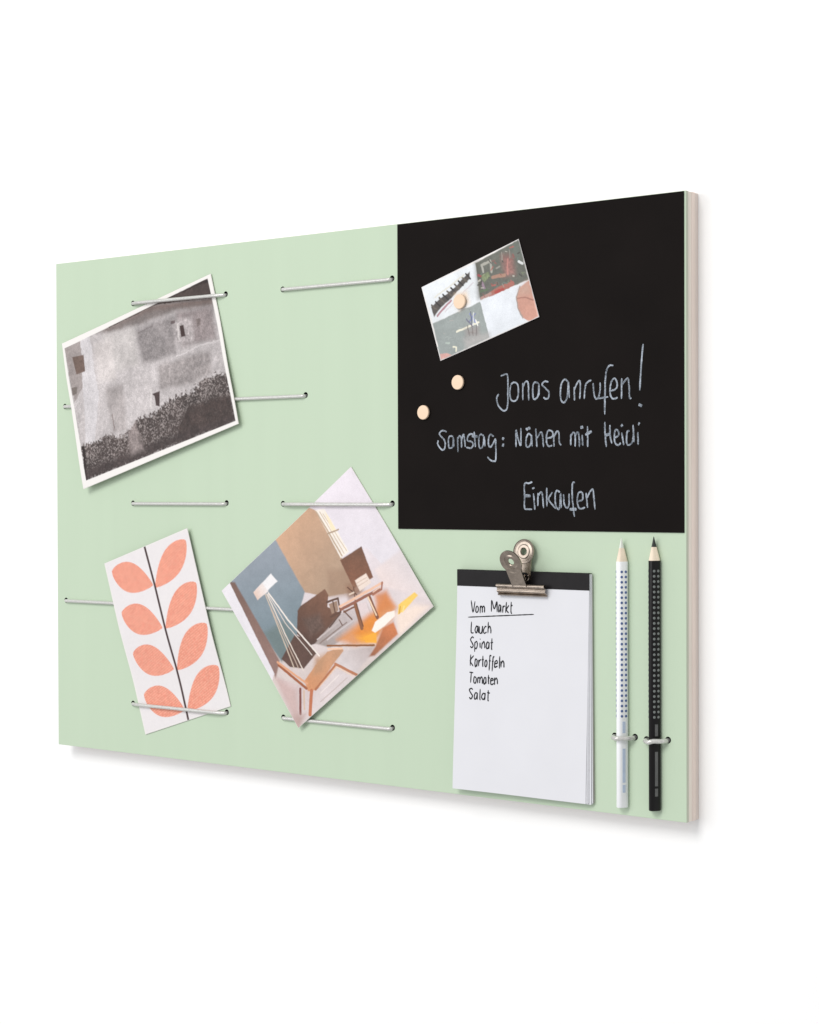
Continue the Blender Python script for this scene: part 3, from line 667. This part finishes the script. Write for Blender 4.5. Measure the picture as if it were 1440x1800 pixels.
for (word, u0, v0, wmm, hmm) in PADTEXT:
    tot = sum(WID.get(c, 1)*1.16 for c in word); x = 0; vv, ff = [], []; si = 0
    for c in word:
        w = WID.get(c, 1)
        for s in GLYPH[c]:
            pts = [np.array([u0+(x+p[0]*w)/tot*wmm+p[1]*.35+random.gauss(0, .15), v0+p[1]*hmm*.95+random.gauss(0, .26)]) for p in s]
            ribbon(vv, ff, catmull(pts, 5), .92, TOPH, .06+.004*si); si += 1
        x += w*1.16
    mesh_object('handwriting', vv, ff, M['ink'], top)
vv, ff = [], []
ribbon(vv, ff, catmull(PADRULE, 14), .75, TOPH, .06); mesh_object('underline', vv, ff, M['ink'], top)

# ------------------------------------------------------------------ bulldog clip
clip = thing('bulldog_clip', 'metal bulldog clip with two round-ended handles at the top of the notepad', 'clip')
CU = 477.4
def plate_strip(name, profile, u0, u1, th, parent, mat):
    """a strip of sheet metal: the profile (v, h) run from u0 to u1"""
    pr = [np.array(q, float) for q in catmull(profile, 5)]; vv, ff = [], []; n = len(pr)
    nrm = []
    for i in range(n):
        t = pr[min(i+1, n-1)]-pr[max(i-1, 0)]; t /= np.linalg.norm(t); nrm.append(np.array([-t[1], t[0]]))
    for u in (u0, u1):
        for s in (-.5, .5):
            for i in range(n): q = pr[i]+nrm[i]*th*s; vv.append(P(u, q[0], q[1]))
    for i in range(n-1):
        ff += [(i, i+1, 2*n+i+1, 2*n+i), (n+i, 3*n+i, 3*n+i+1, n+i+1), (i, n+i, n+i+1, i+1), (2*n+i, 2*n+i+1, 3*n+i+1, 3*n+i)]
    ff += [(0, 2*n, 3*n, n), (n-1, 2*n-1, 4*n-1, 3*n-1)]
    bm = bmesh.new(); vs_ = [bm.verts.new(v) for v in vv]
    for f in ff: bm.faces.new([vs_[i] for i in f])
    return from_bm(name, bm, mat, parent)
fj = plate_strip('front_jaw', [(146.6, 6.6), (147.5, 7.2), (147.5, 8.4), (146.6, 8.9), (145.6, 8.2), (144.8, 7.3), (143.9, 7.5), (142.9, 7.7), (142.0, 6.6), (141.0, 5.2), (140.4, 5.3), (140.3, 6.2), (141.0, 6.8)], CU-19.7, CU+19.5, .75, clip, M['metal'])
plate_strip('back_jaw', [(150.6, 1.1), (147, .6), (143, .6), (141.0, .55)], CU-19.7, CU+19.5, .7, clip, M['metal'])
bm = bmesh.new(); tube_bm(bm, [P(CU-12+k*2, 146.3, 8.3) for k in range(13)], .0009, 10)
from_bm('pivot_wire', bm, M['metal'], clip, True)
def handle(name, base, tip, neck, head, bulge):
    """stamped handle: a narrow neck that flares to a round head with a hole, its rim pressed up"""
    (v0, h0), (v1, h1) = base, tip; L = math.hypot(v1-v0, h1-h0); dv, dh = (v1-v0)/L, (h1-h0)/L
    bm = bmesh.new(); cy = L-head; nA = 40; th = .75
    ang = [(-math.pi/2+2*math.pi*(k+.5)/nA) for k in range(nA)]
    def outline(a, f):
        x, y = math.cos(a), math.sin(a)
        if f <= 1.0: return head*f*x, cy+head*f*y
    def place(x, y, z):
        s = y/L; c = z+bulge*math.sin(math.pi*min(1, max(0, s)))
        return P(CU+x, v0+dv*y-dh*c, h0+dh*y+dv*c)
    # head: rings from the hole to the rim, with a pressed groove
    rings = [(2.3/head, 0), (2.75/head, .45), (.52, .5), (.60, .05), (.80, 0), (.92, .25), (1.0, .55)]
    front = [[bm.verts.new(place(*outline(a, f), z+th)) for a in ang] for f, z in rings]
    back = [[bm.verts.new(place(*outline(a, f), z)) for a in ang] for f, z in rings]
    for R_ in (front, back):
        for q, w in zip(R_, R_[1:]):
            for k in range(nA): bm.faces.new((q[k], q[(k+1) % nA], w[(k+1) % nA], w[k]))
    for k in range(nA):
        k2 = (k+1) % nA; bm.faces.new((front[0][k], front[0][k2], back[0][k2], back[0][k])); bm.faces.new((front[-1][k], front[-1][k2], back[-1][k2], back[-1][k]))
    # neck: channel section from the jaw up into the head
    rows = 9; nf = []
    for j in range(rows+1):
        y = -1.2+(cy-head*.62+1.2)*j/rows; t = j/rows; w = neck+(head*.74-neck)*t**3.2
        nf.append(([bm.verts.new(place(w*x, y, th+.02-.5*(1-abs(x)**3)*(1-t)*1.2+.1)) for x in (-1, -.75, -.4, 0, .4, .75, 1)], [bm.verts.new(place(w*x, y, -.15-.5*(1-abs(x)**3)*(1-t)*1.2)) for x in (-1, -.75, -.4, 0, .4, .75, 1)]))
    for (f0, b0), (f1, b1) in zip(nf, nf[1:]):
        for k in range(6): bm.faces.new((f0[k], f0[k+1], f1[k+1], f1[k])); bm.faces.new((b0[k], b1[k], b1[k+1], b0[k+1]))
        for k in (0, 6): bm.faces.new((f0[k], f1[k], b1[k], b0[k]))
    for (f0, b0) in (nf[0], nf[-1]):
        for k in range(6): bm.faces.new((f0[k], f0[k+1], b0[k+1], b0[k]))
    o = from_bm(name, bm, M['metal'], clip)
    return o
handle('front_handle', (146.8, 8.5), (171.4, 22.0), 5.9, 8.5, .6)
handle('back_handle', (149.6, 3.2), (178.2, 2.4), 5.6, 8.4, .9)
bm = bmesh.new()
for k in range(3): pass
path = []
for k in range(61): a = 2*math.pi*k/15; path.append(P(CU-5+k/6.0, 152.0+1.9*math.cos(a), 6.6+1.9*math.sin(a)))
tube_bm(bm, path, .00055, 8); from_bm('spring', bm, M['metal'], clip, True)

# ------------------------------------------------------------------ pencils
def pencil(label, uc, v_end, v_tip, body, dot, lead, imprint, tilt=0.0):
    root = thing('pencil', label, 'pencil', 'pencils held upright in elastic loops')
    R_ = 4.62; n = 48; HC = 2.98
    def sect(k, s=1.0):
        """rounded triangular barrel lying on one of its flats"""
        a = 2*math.pi*k/n+math.pi/2; rr = (R_-1.0)*(.735+.265*(0.5+.5*math.cos(3*(2*math.pi*k/n)))**1.15)+.95
        rr *= .93
        return rr*math.cos(a)*s, rr*math.sin(a)*s
    vt = v_tip; vw = vt-15.4; vl = vt-6.6
    def ring(v, s): return [P(uc+x+tilt*(v-50), v, HC+.12+z) for x, z in (sect(k, s) for k in range(n))]
    def loft(name, secs, mat, cap=(True, True)):
        vv, ff = [], []
        for v, s in secs: vv += ring(v, s)
        for j in range(len(secs)-1):
            for k in range(n): ff.append((j*n+k, j*n+(k+1) % n, (j+1)*n+(k+1) % n, (j+1)*n+k))
        if cap[0]: ff.append(tuple(range(n))[::-1])
        if cap[1]: ff.append(tuple((len(secs)-1)*n+k for k in range(n)))
        bm = bmesh.new(); q = [bm.verts.new(x) for x in vv]
        for f in ff: bm.faces.new([q[i] for i in f])
        o = from_bm(name, bm, mat, root, True)
        for p in o.data.polygons:
            if len(p.vertices) > 4: p.use_smooth = False
        return o
    loft('barrel', [(v_end, .93), (v_end+.4, 1.0), (vw-.1, 1.0), (vw, .985)], body)
    loft('wood_cone', [(vw-1.2, .97), (vw, .965), (vl, .43)], M['cedar'])
    loft('lead_point', [(vl-.8, .44), (vl, .435), (vl+3, .245), (vt-.3, .06), (vt, .02)], lead)
    # grip dots: rows of soft knobs on the two upper flats
    vv, ff = [], []; m8 = 8
    for face_a, cols in ((30, (-1.45, 1.45)), (150, (-1.45, 1.45))):
        a = math.radians(face_a); nx_, nz_ = math.cos(a), math.sin(a); tx, tz = -nz_, nx_
        rad = None
        for c in cols:
            for k in range(29):
                v = vw-6.6-k*3.33
                # distance of the flat from the axis
                best = 0
                for kk in range(n):
                    x, z = sect(kk); tt = x*tx+z*tz
                    if abs(tt-c) < .45 and x*nx_+z*nz_ > 0: best = max(best, x*nx_+z*nz_)
                d = best
                for lay, (rr, dd) in enumerate(((.95, -.12), (.86, .12), (.45, .22))):
                    for q in range(m8):
                        g = 2*math.pi*q/m8; t_ = c+rr*math.cos(g); x = nx_*(d+dd)+tx*t_; z = nz_*(d+dd)+tz*t_
                        vv.append(P(uc+x+tilt*(v-50), v+rr*math.sin(g), HC+.12+z))
                b = len(vv)-3*m8
                for lay in (0, 1):
                    for q in range(m8): ff.append((b+lay*m8+q, b+lay*m8+(q+1) % m8, b+(lay+1)*m8+(q+1) % m8, b+(lay+1)*m8+q))
                ff.append(tuple(b+2*m8+q for q in range(m8)))
    o = mesh_object('grip_dots', vv, ff, dot, root); o['kind'] = 'stuff'
    # stamped foil band on the right-hand flat near the end
    a = math.radians(30); nx_, nz_ = math.cos(a), math.sin(a); tx, tz = -nz_, nx_
    d = max(x*nx_+z*nz_ for x, z in (sect(k) for k in range(n)) if abs(x*tx+z*tz) < 1.2)
    for (v0, v1) in ((22, 44), (15.5, 20.5), (54, 61.5)):
        vv = [];
        for v in (v0, v1):
            for t_ in (-1.0, 1.1): vv.append(P(uc+nx_*(d+.06)+tx*t_+tilt*(v-50), v, HC+.12+nz_*(d+.06)+tz*t_))
        for v in (v0, v1):
            for t_ in (-1.0, 1.1): vv.append(P(uc+nx_*(d-.3)+tx*t_+tilt*(v-50), v, HC+.12+nz_*(d-.3)+tz*t_))
        mesh_object('foil_imprint', vv, [(0, 1, 3, 2), (4, 6, 7, 5), (0, 4, 5, 1), (2, 3, 7, 6), (0, 2, 6, 4), (1, 5, 7, 3)], imprint, root)
    return root
pencil('white pencil with blue grip dots and pale point, right of the notepad', 553.7, 5.7, 180.2, M['white_paint'], M['blue_dot'], M['white_lead'], M['pale_imprint'])
pencil('black pencil with grey grip dots and dark point, nearest the right edge of the board', 578.0, 6.1, 181.3, M['black_paint'], M['grey_dot'], M['black_lead'], M['grey_imprint'])
